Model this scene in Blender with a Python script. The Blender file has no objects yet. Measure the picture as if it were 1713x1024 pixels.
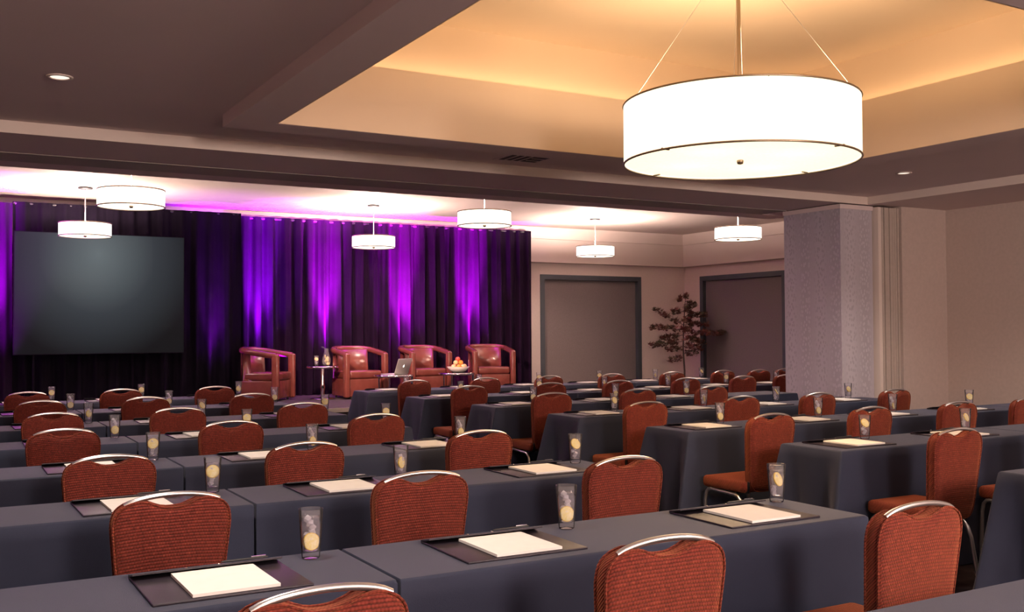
import bpy, bmesh, math, random
from mathutils import Vector, Matrix
random.seed(7)
S = bpy.context.scene
COL = S.collection

# ------------------------------------------------------------------ camera
F_PX, W_PX = 1687.74, 1713.0
YAW, PITCH, ROLL = 0.52181855, 0.0250778, -0.0052469
CAM_Z = 1.415
cd = bpy.data.cameras.new('camera'); cam = bpy.data.objects.new('camera', cd); COL.objects.link(cam)
cd.sensor_fit = 'HORIZONTAL'; cd.sensor_width = 36.0; cd.lens = 36.0 * F_PX / W_PX
cd.clip_start = 0.05; cd.clip_end = 200
_f = Vector((math.sin(YAW) * math.cos(PITCH), math.cos(YAW) * math.cos(PITCH), math.sin(PITCH)))
_r = Vector((math.cos(YAW), -math.sin(YAW), 0)); _u = _r.cross(_f)
_r, _u = _r * math.cos(ROLL) + _u * math.sin(ROLL), -_r * math.sin(ROLL) + _u * math.cos(ROLL)
cam.matrix_world = Matrix(((_r.x, _u.x, -_f.x, 0), (_r.y, _u.y, -_f.y, 0), (_r.z, _u.z, -_f.z, CAM_Z), (0, 0, 0, 1)))
S.camera = cam

# ------------------------------------------------------------------ world, exposure
wd = bpy.data.worlds.new('world'); S.world = wd; wd.use_nodes = True
wd.node_tree.nodes['Background'].inputs[0].default_value = (0.35, 0.33, 0.36, 1)
wd.node_tree.nodes['Background'].inputs[1].default_value = 0.05
S.view_settings.view_transform = 'Standard'; S.view_settings.look = 'None'
S.view_settings.gamma = 1.0; S.view_settings.use_curve_mapping = False
S.view_settings.exposure = 0.12
try:
    S.cycles.use_denoising = True
    S.cycles.max_bounces = 8; S.cycles.diffuse_bounces = 4; S.cycles.glossy_bounces = 3
    S.cycles.transmission_bounces = 8; S.cycles.transparent_max_bounces = 12
    S.cycles.sample_clamp_indirect = 4.0
    S.cycles.caustics_reflective = False; S.cycles.caustics_refractive = False
except Exception:
    pass

WARM = (1.0, 0.78, 0.52)
def spot(name, loc, target, power, color, size_deg, blend=0.6, radius=0.05):
    l = bpy.data.lights.new(name, 'SPOT'); l.energy = power; l.color = color
    l.spot_size = math.radians(size_deg); l.spot_blend = blend; l.shadow_soft_size = radius
    o = bpy.data.objects.new(name, l); COL.objects.link(o); o.location = loc
    o.rotation_euler = (Vector(target) - Vector(loc)).to_track_quat('-Z', 'Y').to_euler(); return o
def point(name, loc, power, color, radius=0.05):
    l = bpy.data.lights.new(name, 'POINT'); l.energy = power; l.color = color; l.shadow_soft_size = radius
    o = bpy.data.objects.new(name, l); COL.objects.link(o); o.location = loc; return o

# recessed ceiling downlights (two are in view, the others are unseen added fill)
DOWN = [(0.586, 5.893), (7.446, 5.981)]
for x, y in DOWN + [(0.586, 3.0), (7.446, 3.0), (0.586, 0.2), (4.0, 0.6), (7.446, 0.2), (-2.3, 5.9), (-2.3, 3.0), (2.3, -1.6), (-0.8, -1.4)]:
    spot('downlight_lamp', (x, y, 2.78), (x, y, 0), 150, (1.0, 0.84, 0.74), 125, 0.9, 0.06)
# unseen fill lamps added behind the camera to lift the near hall
for x, y in ((4.4, -1.9), (1.5, -2.6)):
    point('hall_pendant_lamp', (x, y, 2.3), 560, (1.0, 0.80, 0.70), 0.45)
# purple uplights on the stage floor grazing the drapes
for x, y, c, p in ((4.10, 14.22, (0.42, 0.0, 1.0), 1.0), (5.12, 14.22, (0.72, 0.0, 1.0), 1.1), (6.36, 14.22, (0.80, 0.0, 1.0), 1.1),
                   (7.55, 14.22, (0.72, 0.0, 1.0), 1.0), (3.36, 13.86, (0.5, 0.0, 1.0), 0.12), (0.60, 13.70, (0.65, 0.0, 1.0), 0.9), (-0.6, 13.70, (0.65, 0.0, 1.0), 0.9)):
    spot('uplight_lamp', (x, y, 0.52), (x, y + 0.33, 2.4), 22000 * p, c, 20, 0.9, 0.05)
    spot('uplight_spill_lamp', (x, y - 0.02, 0.52), (x, y - 0.02, 2.0), 1700 * p, c, 62, 1.0, 0.05)
# warm stage wash from the dividing beam
spot('stage_lamp', (2.6, 9.2, 3.1), (6.0, 13.6, 0.9), 1700, (1.0, 0.62, 0.46), 42, 0.7, 0.08)

# ------------------------------------------------------------------ mesh helpers
class MB:
    def __init__(s): s.v = []; s.f = []; s.sm = []
    def add(s, vs, fs, smooth=False):
        n = len(s.v); s.v += [tuple(p) for p in vs]; s.f += [tuple(i + n for i in f) for f in fs]; s.sm += [smooth] * len(fs)
    def box(s, x0, x1, y0, y1, z0, z1):
        s.add([(x0, y0, z0), (x1, y0, z0), (x1, y1, z0), (x0, y1, z0), (x0, y0, z1), (x1, y0, z1), (x1, y1, z1), (x0, y1, z1)],
              [(0, 3, 2, 1), (4, 5, 6, 7), (0, 1, 5, 4), (1, 2, 6, 5), (2, 3, 7, 6), (3, 0, 4, 7)])
    def tube(s, path, r, n=8, caps=True, flat=1.0):
        path = [Vector(p) for p in path]; rings = []; up = None
        for i, p in enumerate(path):
            a = path[max(i - 1, 0)]; b = path[min(i + 1, len(path) - 1)]; t = (b - a).normalized()
            if up is None: up = Vector((0, 0, 1)) if abs(t.z) < 0.9 else Vector((0, 1, 0))
            sx = t.cross(up)
            if sx.length < 1e-4: sx = t.orthogonal()
            sx.normalize(); up = sx.cross(t).normalized()
            rr = r[i] if isinstance(r, (list, tuple)) else r
            rings.append([p + sx * math.cos(2 * math.pi * k / n) * rr + up * math.sin(2 * math.pi * k / n) * rr * flat for k in range(n)])
        vs = [q for R in rings for q in R]; fs = []
        for i in range(len(rings) - 1):
            for k in range(n):
                fs.append((i * n + k, i * n + (k + 1) % n, (i + 1) * n + (k + 1) % n, (i + 1) * n + k))
        s.add(vs, fs, True)
        if caps:
            s.add(rings[0], [tuple(range(n - 1, -1, -1))]); s.add(rings[-1], [tuple(range(n))])
    def lathe(s, prof, n=24, c=(0, 0, 0), smooth=True, close=False):
        vs = []; m = len(prof)
        for (r, z) in prof:
            for k in range(n):
                a = 2 * math.pi * k / n; vs.append((c[0] + r * math.cos(a), c[1] + r * math.sin(a), c[2] + z))
        fs = []
        for i in range(m - 1 + (1 if close else 0)):
            j = (i + 1) % m
            for k in range(n):
                fs.append((i * n + k, i * n + (k + 1) % n, j * n + (k + 1) % n, j * n + k))
        s.add(vs, fs, smooth)
    def disc(s, r, z, n=24, c=(0, 0, 0), up=True):
        vs = [(c[0] + r * math.cos(2 * math.pi * k / n), c[1] + r * math.sin(2 * math.pi * k / n), c[2] + z) for k in range(n)]
        s.add(vs, [tuple(range(n)) if up else tuple(range(n - 1, -1, -1))])
    def mesh(s, name, mat):
        me = bpy.data.meshes.new(name); me.from_pydata(s.v, [], s.f); me.update()
        me.polygons.foreach_set('use_smooth', s.sm)
        if mat: me.materials.append(mat)
        return me
    def build(s, name, mat, parent=None, loc=(0, 0, 0), rot=(0, 0, 0)):
        o = bpy.data.objects.new(name, s.mesh(name, mat)); COL.objects.link(o)
        if parent: o.parent = parent
        o.location = loc; o.rotation_euler = rot
        return o

def rbox(name, mat, x0, x1, y0, y1, z0, z1, bev, parent=None, seg=3, loc=(0, 0, 0), rot=(0, 0, 0)):
    bm = bmesh.new(); b = bmesh.ops.create_cube(bm, size=1.0)
    for v in bm.verts:
        v.co = Vector(((x0 + x1) / 2 + v.co.x * (x1 - x0), (y0 + y1) / 2 + v.co.y * (y1 - y0), (z0 + z1) / 2 + v.co.z * (z1 - z0)))
    bmesh.ops.bevel(bm, geom=list(bm.edges), offset=bev, segments=seg, profile=0.5, affect='EDGES')
    me = bpy.data.meshes.new(name); bm.to_mesh(me); bm.free(); me.materials.append(mat)
    me.polygons.foreach_set('use_smooth', [True] * len(me.polygons))
    o = bpy.data.objects.new(name, me); COL.objects.link(o)
    if parent: o.parent = parent
    o.location = loc; o.rotation_euler = rot
    return o

def empty(name, loc=(0, 0, 0), rz=0.0):
    o = bpy.data.objects.new(name, None); COL.objects.link(o); o.location = loc; o.rotation_euler = (0, 0, rz)
    o.empty_display_size = 0.1; return o
def tag(o, label, cat, group=None):
    o['label'] = label; o['category'] = cat
    if group: o['group'] = group
    return o
def struct(o, label=None):
    o['kind'] = 'structure'
    if label: o['label'] = label
    return o
def copy_tree(o, parent=None):
    c = o.copy(); COL.objects.link(c); c.parent = parent
    for ch in list(o.children): copy_tree(ch, c)
    return c

# ------------------------------------------------------------------ materials
def mat(name, color=(0.8, 0.8, 0.8), rough=0.6, metal=0.0, sheen=0.0, spec=0.5, emit=None, estr=0.0, trans=0.0, ior=1.45, coat=0.0):
    m = bpy.data.materials.new(name); m.use_nodes = True
    b = m.node_tree.nodes['Principled BSDF']
    b.inputs['Base Color'].default_value = (*color, 1); b.inputs['Roughness'].default_value = rough
    b.inputs['Metallic'].default_value = metal; b.inputs['Specular IOR Level'].default_value = spec
    b.inputs['Sheen Weight'].default_value = sheen; b.inputs['IOR'].default_value = ior
    b.inputs['Transmission Weight'].default_value = trans; b.inputs['Coat Weight'].default_value = coat
    if emit: b.inputs['Emission Color'].default_value = (*emit, 1); b.inputs['Emission Strength'].default_value = estr
    return m
def nodes(m): return m.node_tree.nodes, m.node_tree.links, m.node_tree.nodes['Principled BSDF']
def noise_var(m, c1, c2, scale=3.0, detail=3.0, bump=0.0, bscale=80.0, coord='Object', stretch=None):
    N, L, b = nodes(m); tc = N.new('ShaderNodeTexCoord'); vec = tc.outputs[coord]
    if stretch:
        mp = N.new('ShaderNodeMapping'); mp.inputs['Scale'].default_value = stretch; L.new(vec, mp.inputs['Vector']); vec = mp.outputs['Vector']
    n = N.new('ShaderNodeTexNoise'); n.inputs['Scale'].default_value = scale; n.inputs['Detail'].default_value = detail; L.new(vec, n.inputs['Vector'])
    r = N.new('ShaderNodeValToRGB'); r.color_ramp.elements[0].color = (*c1, 1); r.color_ramp.elements[1].color = (*c2, 1)
    r.color_ramp.elements[0].position = 0.3; r.color_ramp.elements[1].position = 0.7
    L.new(n.outputs['Fac'], r.inputs['Fac']); L.new(r.outputs['Color'], b.inputs['Base Color'])
    if bump:
        n2 = N.new('ShaderNodeTexNoise'); n2.inputs['Scale'].default_value = bscale; L.new(vec, n2.inputs['Vector'])
        bp = N.new('ShaderNodeBump'); bp.inputs['Strength'].default_value = bump; bp.inputs['Distance'].default_value = 0.01
        L.new(n2.outputs['Fac'], bp.inputs['Height']); L.new(bp.outputs['Normal'], b.inputs['Normal'])
    return m

M = {}
M['ceil'] = noise_var(mat('ceiling_paint', rough=0.85, spec=0.2), (0.72, 0.60, 0.59), (0.75, 0.625, 0.61), 1.2)
M['trim'] = noise_var(mat('trim_paint', rough=0.7, spec=0.25), (0.74, 0.63, 0.57), (0.77, 0.66, 0.60), 2)
M['coffer'] = noise_var(mat('coffer_paint', rough=0.85, spec=0.2), (0.70, 0.56, 0.42), (0.73, 0.59, 0.45), 1.0)
M['wall'] = noise_var(mat('wall_linen_vinyl', rough=0.75, spec=0.3), (0.54, 0.44, 0.395), (0.585, 0.475, 0.43), 30, 4, 0.15, 300)
M['wall_far'] = noise_var(mat('stage_hall_wall_paint', rough=0.75, spec=0.3), (0.74, 0.61, 0.56), (0.78, 0.64, 0.585), 30, 4, 0.1, 300)  # wall beige lightened, the stage hall's brightness put into the colour
M['track'] = noise_var(mat('partition_track_paint', rough=0.8), (0.36, 0.32, 0.29), (0.40, 0.35, 0.32), 3)
M['carpet'] = noise_var(mat('carpet', rough=0.95, spec=0.1), (0.020, 0.016, 0.022), (0.055, 0.040, 0.045), 9, 6, 0.6, 500)
M['stage'] = noise_var(mat('stage_carpet', rough=0.9, spec=0.1), (0.035, 0.03, 0.035), (0.06, 0.05, 0.055), 14, 5, 0.4, 400)
M['stage_edge'] = mat('stage_edge_aluminium', (0.55, 0.50, 0.42), 0.4, 0.7)
M['black'] = mat('black_metal', (0.02, 0.02, 0.022), 0.5)
M['frame'] = noise_var(mat('window_frame_paint', rough=0.5), (0.045, 0.055, 0.068), (0.055, 0.065, 0.078), 5)
M['shade'] = noise_var(mat('roller_shade', rough=0.9, spec=0.1), (0.150, 0.126, 0.128), (0.168, 0.142, 0.143), 60, 3, 0.1, 400)
M['silver'] = mat('satin_aluminium', (0.74, 0.71, 0.69), 0.28, 0.95)
M['chrome'] = mat('chrome', (0.85, 0.84, 0.83), 0.08, 1.0)
def thin(name, tint, milk, milkcol, rough, gl):
    m = bpy.data.materials.new(name); m.use_nodes = True; N = m.node_tree.nodes; L = m.node_tree.links; N.remove(N['Principled BSDF'])
    t = N.new('ShaderNodeBsdfTransparent'); t.inputs[0].default_value = (*tint, 1)
    d = N.new('ShaderNodeBsdfTranslucent'); d.inputs[0].default_value = (*milkcol, 1)
    d2 = N.new('ShaderNodeBsdfDiffuse'); d2.inputs[0].default_value = (*milkcol, 1)
    g = N.new('ShaderNodeBsdfGlossy'); g.inputs['Roughness'].default_value = rough
    a0 = N.new('ShaderNodeMixShader'); a0.inputs[0].default_value = 0.5; L.new(d.outputs[0], a0.inputs[1]); L.new(d2.outputs[0], a0.inputs[2])
    a = N.new('ShaderNodeMixShader'); a.inputs[0].default_value = milk; L.new(t.outputs[0], a.inputs[1]); L.new(a0.outputs[0], a.inputs[2])
    f = N.new('ShaderNodeLayerWeight'); f.inputs['Blend'].default_value = gl
    b = N.new('ShaderNodeMixShader'); L.new(f.outputs['Fresnel'], b.inputs[0]); L.new(a.outputs[0], b.inputs[1]); L.new(g.outputs[0], b.inputs[2])
    L.new(b.outputs[0], N['Material Output'].inputs['Surface']); return m
M['glass'] = thin('clear_glass', (0.97, 0.97, 0.98), 0.07, (0.95, 0.92, 0.96), 0.05, 0.12)
M['water'] = thin('water', (0.95, 0.94, 0.97), 0.12, (0.92, 0.86, 0.94), 0.03, 0.10)
M['ice'] = thin('ice', (0.95, 0.95, 0.98), 0.7, (1.0, 0.97, 1.0), 0.12, 0.25)
M['rind'] = mat('lemon_rind', (0.85, 0.58, 0.02), 0.5)
M['paper'] = noise_var(mat('note_paper', rough=0.8, spec=0.2), (0.82, 0.79, 0.74), (0.85, 0.82, 0.77), 20)
M['folder'] = noise_var(mat('folder_leatherette', rough=0.35), (0.020, 0.016, 0.024), (0.030, 0.022, 0.032), 60, 3, 0.2, 500)
M['leather'] = noise_var(mat('club_chair_leather', rough=0.24, coat=0.3), (0.13, 0.032, 0.026), (0.17, 0.046, 0.036), 8, 4, 0.12, 120)
M['drape'] = noise_var(mat('stage_velour', rough=0.9, spec=0.1), (0.0070, 0.0024, 0.0105), (0.0095, 0.0033, 0.014), 4, 4, 0.1, 300)
M['drape_black'] = noise_var(mat('black_velour', rough=0.95, spec=0.05), (0.004, 0.003, 0.006), (0.006, 0.004, 0.009), 4, 4, 0.1, 300)
M['panel'] = noise_var(mat('partition_panel', rough=0.7), (0.47, 0.39, 0.34), (0.51, 0.43, 0.38), 20)
M['seal'] = mat('partition_seal', (0.03, 0.026, 0.026), 0.7)
M['laptop'] = mat('laptop_aluminium', (0.62, 0.60, 0.58), 0.35, 0.6)
M['emblem'] = mat('lit_emblem', (0.9, 0.9, 0.9), 0.5, emit=(1, 0.98, 0.92), estr=1.6)
M['ceramic'] = mat('bowl_ceramic', (0.60, 0.56, 0.52), 0.4)
M['orange'] = mat('orange_peel', (0.85, 0.32, 0.05), 0.45)
M['apple'] = mat('apple_skin', (0.70, 0.10, 0.06), 0.35)
M['peach'] = mat('pale_fruit_skin', (0.85, 0.55, 0.28), 0.45)
M['bark'] = mat('bark', (0.07, 0.045, 0.04), 0.8)
M['leaf'] = noise_var(mat('maple_leaf', rough=0.6), (0.055, 0.060, 0.030), (0.17, 0.035, 0.032), 4, 2)
M['pot'] = mat('planter_glaze', (0.08, 0.07, 0.07), 0.4)
M['bronze'] = mat('bronze', (0.36, 0.28, 0.20), 0.35, 0.9)
M['cord'] = mat('pendant_cord', (0.85, 0.80, 0.74), 0.5)

def cloth_mat():
    m = mat('polyester_tablecloth', rough=0.72, spec=0.30, sheen=0.12)
    noise_var(m, (0.019, 0.024, 0.047), (0.024, 0.030, 0.057), 3, 4, 0.25, 700)
    m.node_tree.nodes['Principled BSDF'].inputs['Sheen Tint'].default_value = (0.75, 0.75, 0.85, 1)
    m.node_tree.nodes['Principled BSDF'].inputs['Sheen Roughness'].default_value = 0.4
    return m
M['cloth'] = cloth_mat()

def fabric_mat():
    m = mat('woven_red_fabric', rough=0.8, spec=0.25, sheen=0.5); N, L, b = nodes(m)
    b.inputs['Sheen Tint'].default_value = (1.0, 0.35, 0.15, 1)
    tc = N.new('ShaderNodeTexCoord'); sp = N.new('ShaderNodeSeparateXYZ'); L.new(tc.outputs['Object'], sp.inputs[0])
    ad = N.new('ShaderNodeMath'); L.new(sp.outputs['Y'], ad.inputs[0]); L.new(sp.outputs['Z'], ad.inputs[1])
    cb = N.new('ShaderNodeCombineXYZ'); L.new(sp.outputs['X'], cb.inputs[0]); L.new(ad.outputs[0], cb.inputs[1])
    sp2 = N.new('ShaderNodeSeparateXYZ'); L.new(cb.outputs[0], sp2.inputs[0])
    def mth(op, a, b_=None):
        n = N.new('ShaderNodeMath'); n.operation = op
        for i_, q in enumerate((a, b_)):
            if q is None: continue
            if isinstance(q, (int, float)): n.inputs[i_].default_value = q
            else: L.new(q, n.inputs[i_])
        return n.outputs[0]
    rowv = mth('DIVIDE', sp2.outputs['Y'], 0.0094); rid = mth('FLOOR', rowv); fr_ = mth('SUBTRACT', rowv, rid)
    prof = mth('SINE', mth('MULTIPLY', fr_, math.pi))                      # rib profile across each row
    cv = N.new('ShaderNodeCombineXYZ'); L.new(mth('ADD', mth('MULTIPLY', sp2.outputs['X'], 95.0), mth('MULTIPLY', rid, 0.5)), cv.inputs[0]); L.new(mth('MULTIPLY', rid, 3.7), cv.inputs[1])
    ns = N.new('ShaderNodeTexNoise'); ns.inputs['Scale'].default_value = 1.0; ns.inputs['Detail'].default_value = 1.0; L.new(cv.outputs[0], ns.inputs['Vector'])
    st_ = mth('SINE', mth('MULTIPLY', mth('ADD', sp2.outputs['X'], mth('MULTIPLY', rid, 0.0045)), 700.0))  # short stitches
    cr_ = N.new('ShaderNodeValToRGB'); e = cr_.color_ramp.elements
    e[0].position = 0.0; e[0].color = (0.035, 0.005, 0.005, 1); e[1].position = 1.0; e[1].color = (0.56, 0.20, 0.105, 1)
    k_ = e.new(0.45); k_.color = (0.135, 0.019, 0.013, 1); k_ = e.new(0.72); k_.color = (0.195, 0.030, 0.019, 1)
    val = mth('ADD', mth('MULTIPLY', prof, 0.52), mth('MULTIPLY', mth('SUBTRACT', ns.outputs['Fac'], 0.42), 0.75))
    val = mth('ADD', val, mth('MULTIPLY', st_, 0.07))
    L.new(val, cr_.inputs['Fac']); L.new(cr_.outputs['Color'], b.inputs['Base Color'])
    bp = N.new('ShaderNodeBump'); bp.inputs['Strength'].default_value = 0.7; bp.inputs['Distance'].default_value = 0.003
    L.new(mth('ADD', prof, mth('MULTIPLY', st_, 0.2)), bp.inputs['Height']); L.new(bp.outputs['Normal'], b.inputs['Normal'])
    return m
M['fabric'] = fabric_mat()

def wallpaper_mat():
    m = mat('dappled_wallpaper', rough=0.5, spec=0.4); N, L, b = nodes(m)
    tc = N.new('ShaderNodeTexCoord'); sp = N.new('ShaderNodeSeparateXYZ'); L.new(tc.outputs['Object'], sp.inputs[0])
    ad = N.new('ShaderNodeMath'); ad.operation = 'SUBTRACT'; L.new(sp.outputs['X'], ad.inputs[0]); L.new(sp.outputs['Y'], ad.inputs[1])
    cb = N.new('ShaderNodeCombineXYZ'); L.new(ad.outputs[0], cb.inputs[0]); L.new(sp.outputs['Z'], cb.inputs[1])
    mp = N.new('ShaderNodeMapping'); mp.inputs['Scale'].default_value = (30, 19, 1); L.new(cb.outputs[0], mp.inputs['Vector'])
    vo = N.new('ShaderNodeTexVoronoi'); vo.voronoi_dimensions = '2D'; vo.inputs['Scale'].default_value = 1.0; L.new(mp.outputs['Vector'], vo.inputs['Vector'])
    lt = N.new('ShaderNodeMath'); lt.operation = 'LESS_THAN'; lt.inputs[1].default_value = 0.30; L.new(vo.outputs['Distance'], lt.inputs[0])
    # broad vertical bands: dots light on dark, then dark on light
    sn = N.new('ShaderNodeMath'); sn.operation = 'MULTIPLY'; sn.inputs[1].default_value = 15.0; L.new(ad.outputs[0], sn.inputs[0])
    si = N.new('ShaderNodeMath'); si.operation = 'SINE'; L.new(sn.outputs[0], si.inputs[0])
    mr = N.new('ShaderNodeMapRange'); mr.inputs['From Min'].default_value = -1; mr.inputs['From Max'].default_value = 1; L.new(si.outputs[0], mr.inputs['Value'])
    g = N.new('ShaderNodeMix'); g.data_type = 'RGBA'; g.inputs['A'].default_value = (0.44, 0.40, 0.45, 1); g.inputs['B'].default_value = (0.52, 0.475, 0.53, 1)
    L.new(mr.outputs['Result'], g.inputs['Factor'])
    d = N.new('ShaderNodeMix'); d.data_type = 'RGBA'; d.inputs['A'].default_value = (0.55, 0.51, 0.56, 1); d.inputs['B'].default_value = (0.41, 0.37, 0.42, 1)
    L.new(mr.outputs['Result'], d.inputs['Factor'])
    o = N.new('ShaderNodeMix'); o.data_type = 'RGBA'; L.new(lt.outputs[0], o.inputs['Factor']); L.new(g.outputs['Result'], o.inputs['A']); L.new(d.outputs['Result'], o.inputs['B'])
    L.new(o.outputs['Result'], b.inputs['Base Color'])
    return m
M['wallpaper'] = wallpaper_mat()

def shade_mat(name, color, strength, tr):
    m = bpy.data.materials.new(name); m.use_nodes = True; N = m.node_tree.nodes; L = m.node_tree.links; N.remove(N['Principled BSDF'])
    tc = N.new('ShaderNodeTexCoord'); mp = N.new('ShaderNodeMapping'); mp.inputs['Scale'].default_value = (60, 60, 220); L.new(tc.outputs['Object'], mp.inputs['Vector'])
    n = N.new('ShaderNodeTexNoise'); n.inputs['Scale'].default_value = 1.0; n.inputs['Detail'].default_value = 2; L.new(mp.outputs['Vector'], n.inputs['Vector'])
    mr = N.new('ShaderNodeMapRange'); mr.inputs['To Min'].default_value = strength * 0.88; mr.inputs['To Max'].default_value = strength * 1.12
    L.new(n.outputs['Fac'], mr.inputs['Value'])
    e = N.new('ShaderNodeEmission'); e.inputs[0].default_value = (*color, 1); L.new(mr.outputs['Result'], e.inputs[1])
    t = N.new('ShaderNodeBsdfTranslucent'); t.inputs[0].default_value = (*tr, 1)
    a = N.new('ShaderNodeAddShader'); L.new(e.outputs[0], a.inputs[0]); L.new(t.outputs[0], a.inputs[1])
    L.new(a.outputs[0], N['Material Output'].inputs['Surface']); return m
M['drum_big'] = shade_mat('drum_shade_linen', (1.0, 0.88, 0.66), 1.30, (0.14, 0.14, 0.12))
M['diff_big'] = shade_mat('drum_diffuser', (1.0, 0.84, 0.58), 1.15, (0.20, 0.18, 0.14))
M['drum_small'] = shade_mat('pendant_shade_linen', (1.0, 0.87, 0.77), 2.1, (0.08, 0.08, 0.07))
M['diff_small'] = shade_mat('pendant_diffuser', (1.0, 0.87, 0.77), 2.1, (0.08, 0.08, 0.07))
M['lens'] = mat('downlight_lens', (0.9, 0.85, 0.8), 0.4, emit=(1, 0.86, 0.72), estr=1.1)
M['flesh'] = noise_var(mat('lemon_flesh', rough=0.35), (0.86, 0.72, 0.16), (0.93, 0.85, 0.45), 120)

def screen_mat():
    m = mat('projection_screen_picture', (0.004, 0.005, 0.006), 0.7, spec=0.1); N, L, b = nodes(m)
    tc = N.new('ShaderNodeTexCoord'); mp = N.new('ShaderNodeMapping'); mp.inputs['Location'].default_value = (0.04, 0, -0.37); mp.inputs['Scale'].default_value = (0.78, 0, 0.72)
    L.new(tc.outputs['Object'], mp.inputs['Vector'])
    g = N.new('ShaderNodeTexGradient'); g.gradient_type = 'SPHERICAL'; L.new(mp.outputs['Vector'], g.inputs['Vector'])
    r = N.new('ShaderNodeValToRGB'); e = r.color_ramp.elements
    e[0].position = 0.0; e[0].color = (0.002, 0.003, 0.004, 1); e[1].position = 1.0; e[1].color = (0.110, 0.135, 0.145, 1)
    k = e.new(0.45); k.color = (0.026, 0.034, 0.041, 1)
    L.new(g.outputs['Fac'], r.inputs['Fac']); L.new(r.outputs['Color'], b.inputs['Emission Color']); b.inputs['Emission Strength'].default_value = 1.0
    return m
M['screen'] = screen_mat()

# ------------------------------------------------------------------ the setting
Z0, Z1, ZF = 2.72, 2.80, 3.20
YF = 7.27                       # fascia of the dividing soffit
XL, XR, YB0 = -4.0, 9.66, -4.0
CO = (1.59, 6.43, 2.22, 6.44)   # outer edge of the dropped coffer frame
CI = (1.865, 6.145, 2.51, 6.155)  # coffer opening
ZS, ZT = 3.16, 3.545            # coffer ledge and coffer ceiling

def ring(m, o, i, z0, z1):
    m.box(o[0], o[1], o[2], i[2], z0, z1); m.box(o[0], o[1], i[3], o[3], z0, z1)
    m.box(o[0], i[0], i[2], i[3], z0, z1); m.box(i[1], o[1], i[2], i[3], z0, z1)
m = MB(); m.box(XL, 12.8, YB0, 15.2, -0.1, 0.0); struct(m.build('floor', M['carpet']), 'dark patterned carpet under the tables')
m = MB(); ring(m, (XL, 8.48, YB0, YF), CO, Z1, Z1 + 0.12); near = struct(m.build('ceiling', M['ceil']), 'brown shaded painted ceiling around the coffer')
m = MB(); ring(m, CO, (CI[0] - 0.012, CI[1] + 0.012, CI[2] - 0.012, CI[3] + 0.012), Z0, Z0 + 0.2); struct(m.build('trim_1', M['ceil']), 'dropped frame around the ceiling coffer')
m = MB(); ring(m, (CI[0] - 0.012, CI[1] + 0.012, CI[2] - 0.012, CI[3] + 0.012), CI, Z0 + 0.001, Z0 + 0.2); ring(m, (CI[0] - 0.2, CI[1] + 0.2, CI[2] - 0.2, CI[3] + 0.2), CI, Z0 + 0.2, ZS); struct(m.build('trim_2', M['coffer']), 'lower band of the lit coffer sides')
LD = 0.12; CU = (CI[0] - LD, CI[1] + LD, CI[2] - LD, CI[3] + LD)
m = MB(); ring(m, (CI[0] - 0.2, CI[1] + 0.2, CI[2] - 0.2, CI[3] + 0.2), CU, ZS, ZT); struct(m.build('trim_3', M['coffer']), 'upper band of the lit coffer sides')
m = MB(); m.box(CI[0] - 0.2, CI[1] + 0.2, CI[2] - 0.2, CI[3] + 0.2, ZT, ZT + 0.1); struct(m.build('ceiling', M['coffer']), 'warm lit ceiling inside the coffer')
M['led'] = mat('cove_led_strip', (0.9, 0.8, 0.6), 0.5, emit=(1.0, 0.66, 0.36), estr=6.0)  # unseen glow added on the ledge to brighten the upper coffer band
cv = empty('cove_light', (0, 0, ZS)); cv['kind'] = 'structure'; cv['label'] = 'warm cove light strips on the coffer ledge'
for a in ((CI[0] - 0.07, CI[1] + 0.07, CI[2] - 0.07, CI[2] - 0.035), (CI[0] - 0.07, CI[1] + 0.07, CI[3] + 0.035, CI[3] + 0.07),
          (CI[0] - 0.07, CI[0] - 0.035, CI[2], CI[3]), (CI[1] + 0.035, CI[1] + 0.07, CI[2], CI[3])):
    mb = MB(); mb.box(a[0], a[1], a[2], a[3], 0.0, 0.004); mb.build('light_strip', M['led'], cv)
# soffit and beam dividing the two halves of the room
m = MB(); m.box(XL, 8.60, YF + 0.012, 8.04, Z0, 3.4); m.box(XL, 8.60, 8.45, 8.76, Z0, 3.4); m.box(XL, 8.6, 8.04, 8.45, Z0 + 0.02, 3.4)
struct(m.build('ceiling', M['ceil']), 'soffit and beam dividing the room')
m = MB(); m.box(XL, 8.10, 8.05, 8.44, Z0 - 0.004, Z0 + 0.02); struct(m.build('trim_4', M['track']), 'dark partition track under the beam')
m = MB(); m.box(XL, 8.492, YF, YF + 0.012, Z0, Z1 + 0.01); m.box(8.48, 8.492, YB0, YF, Z0, Z1 + 0.01); struct(m.build('trim_5', M['trim']), 'pale fascia strip along the soffit')
m = MB(); m.box(8.492, XR + 0.2, YB0, YF, Z0, 3.0); m.box(8.60, XR + 0.2, YF, 7.4, Z0, 3.0); struct(m.build('ceiling', M['ceil']), 'lower soffit along the right wall')
# walls of the near half
m = MB(); m.box(XR, XR + 0.2, YB0, 7.32, 0, 3.0); struct(m.build('wall_right', M['wall']), 'plain beige vinyl wall at the right')
m = MB(); m.box(8.94, XR + 0.2, 7.22, 7.32, 0, 3.0); struct(m.build('wall_alcove', M['wall']), 'beige return wall beside the folded partition')
m = MB(); m.box(8.6, 12.6, 7.40, 8.08, 0, 3.4); struct(m.build('wall_divider', M['wall']), 'wall between the near hall and the stage hall')
m = MB(); m.box(XL - 0.2, XL, YB0, 15.2, 0, 3.5); struct(m.build('wall_left', M['wall']))
m = MB(); m.box(XL, XR, YB0 - 0.2, YB0, 0, 3.5); struct(m.build('wall_rear', M['wall']))
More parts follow.
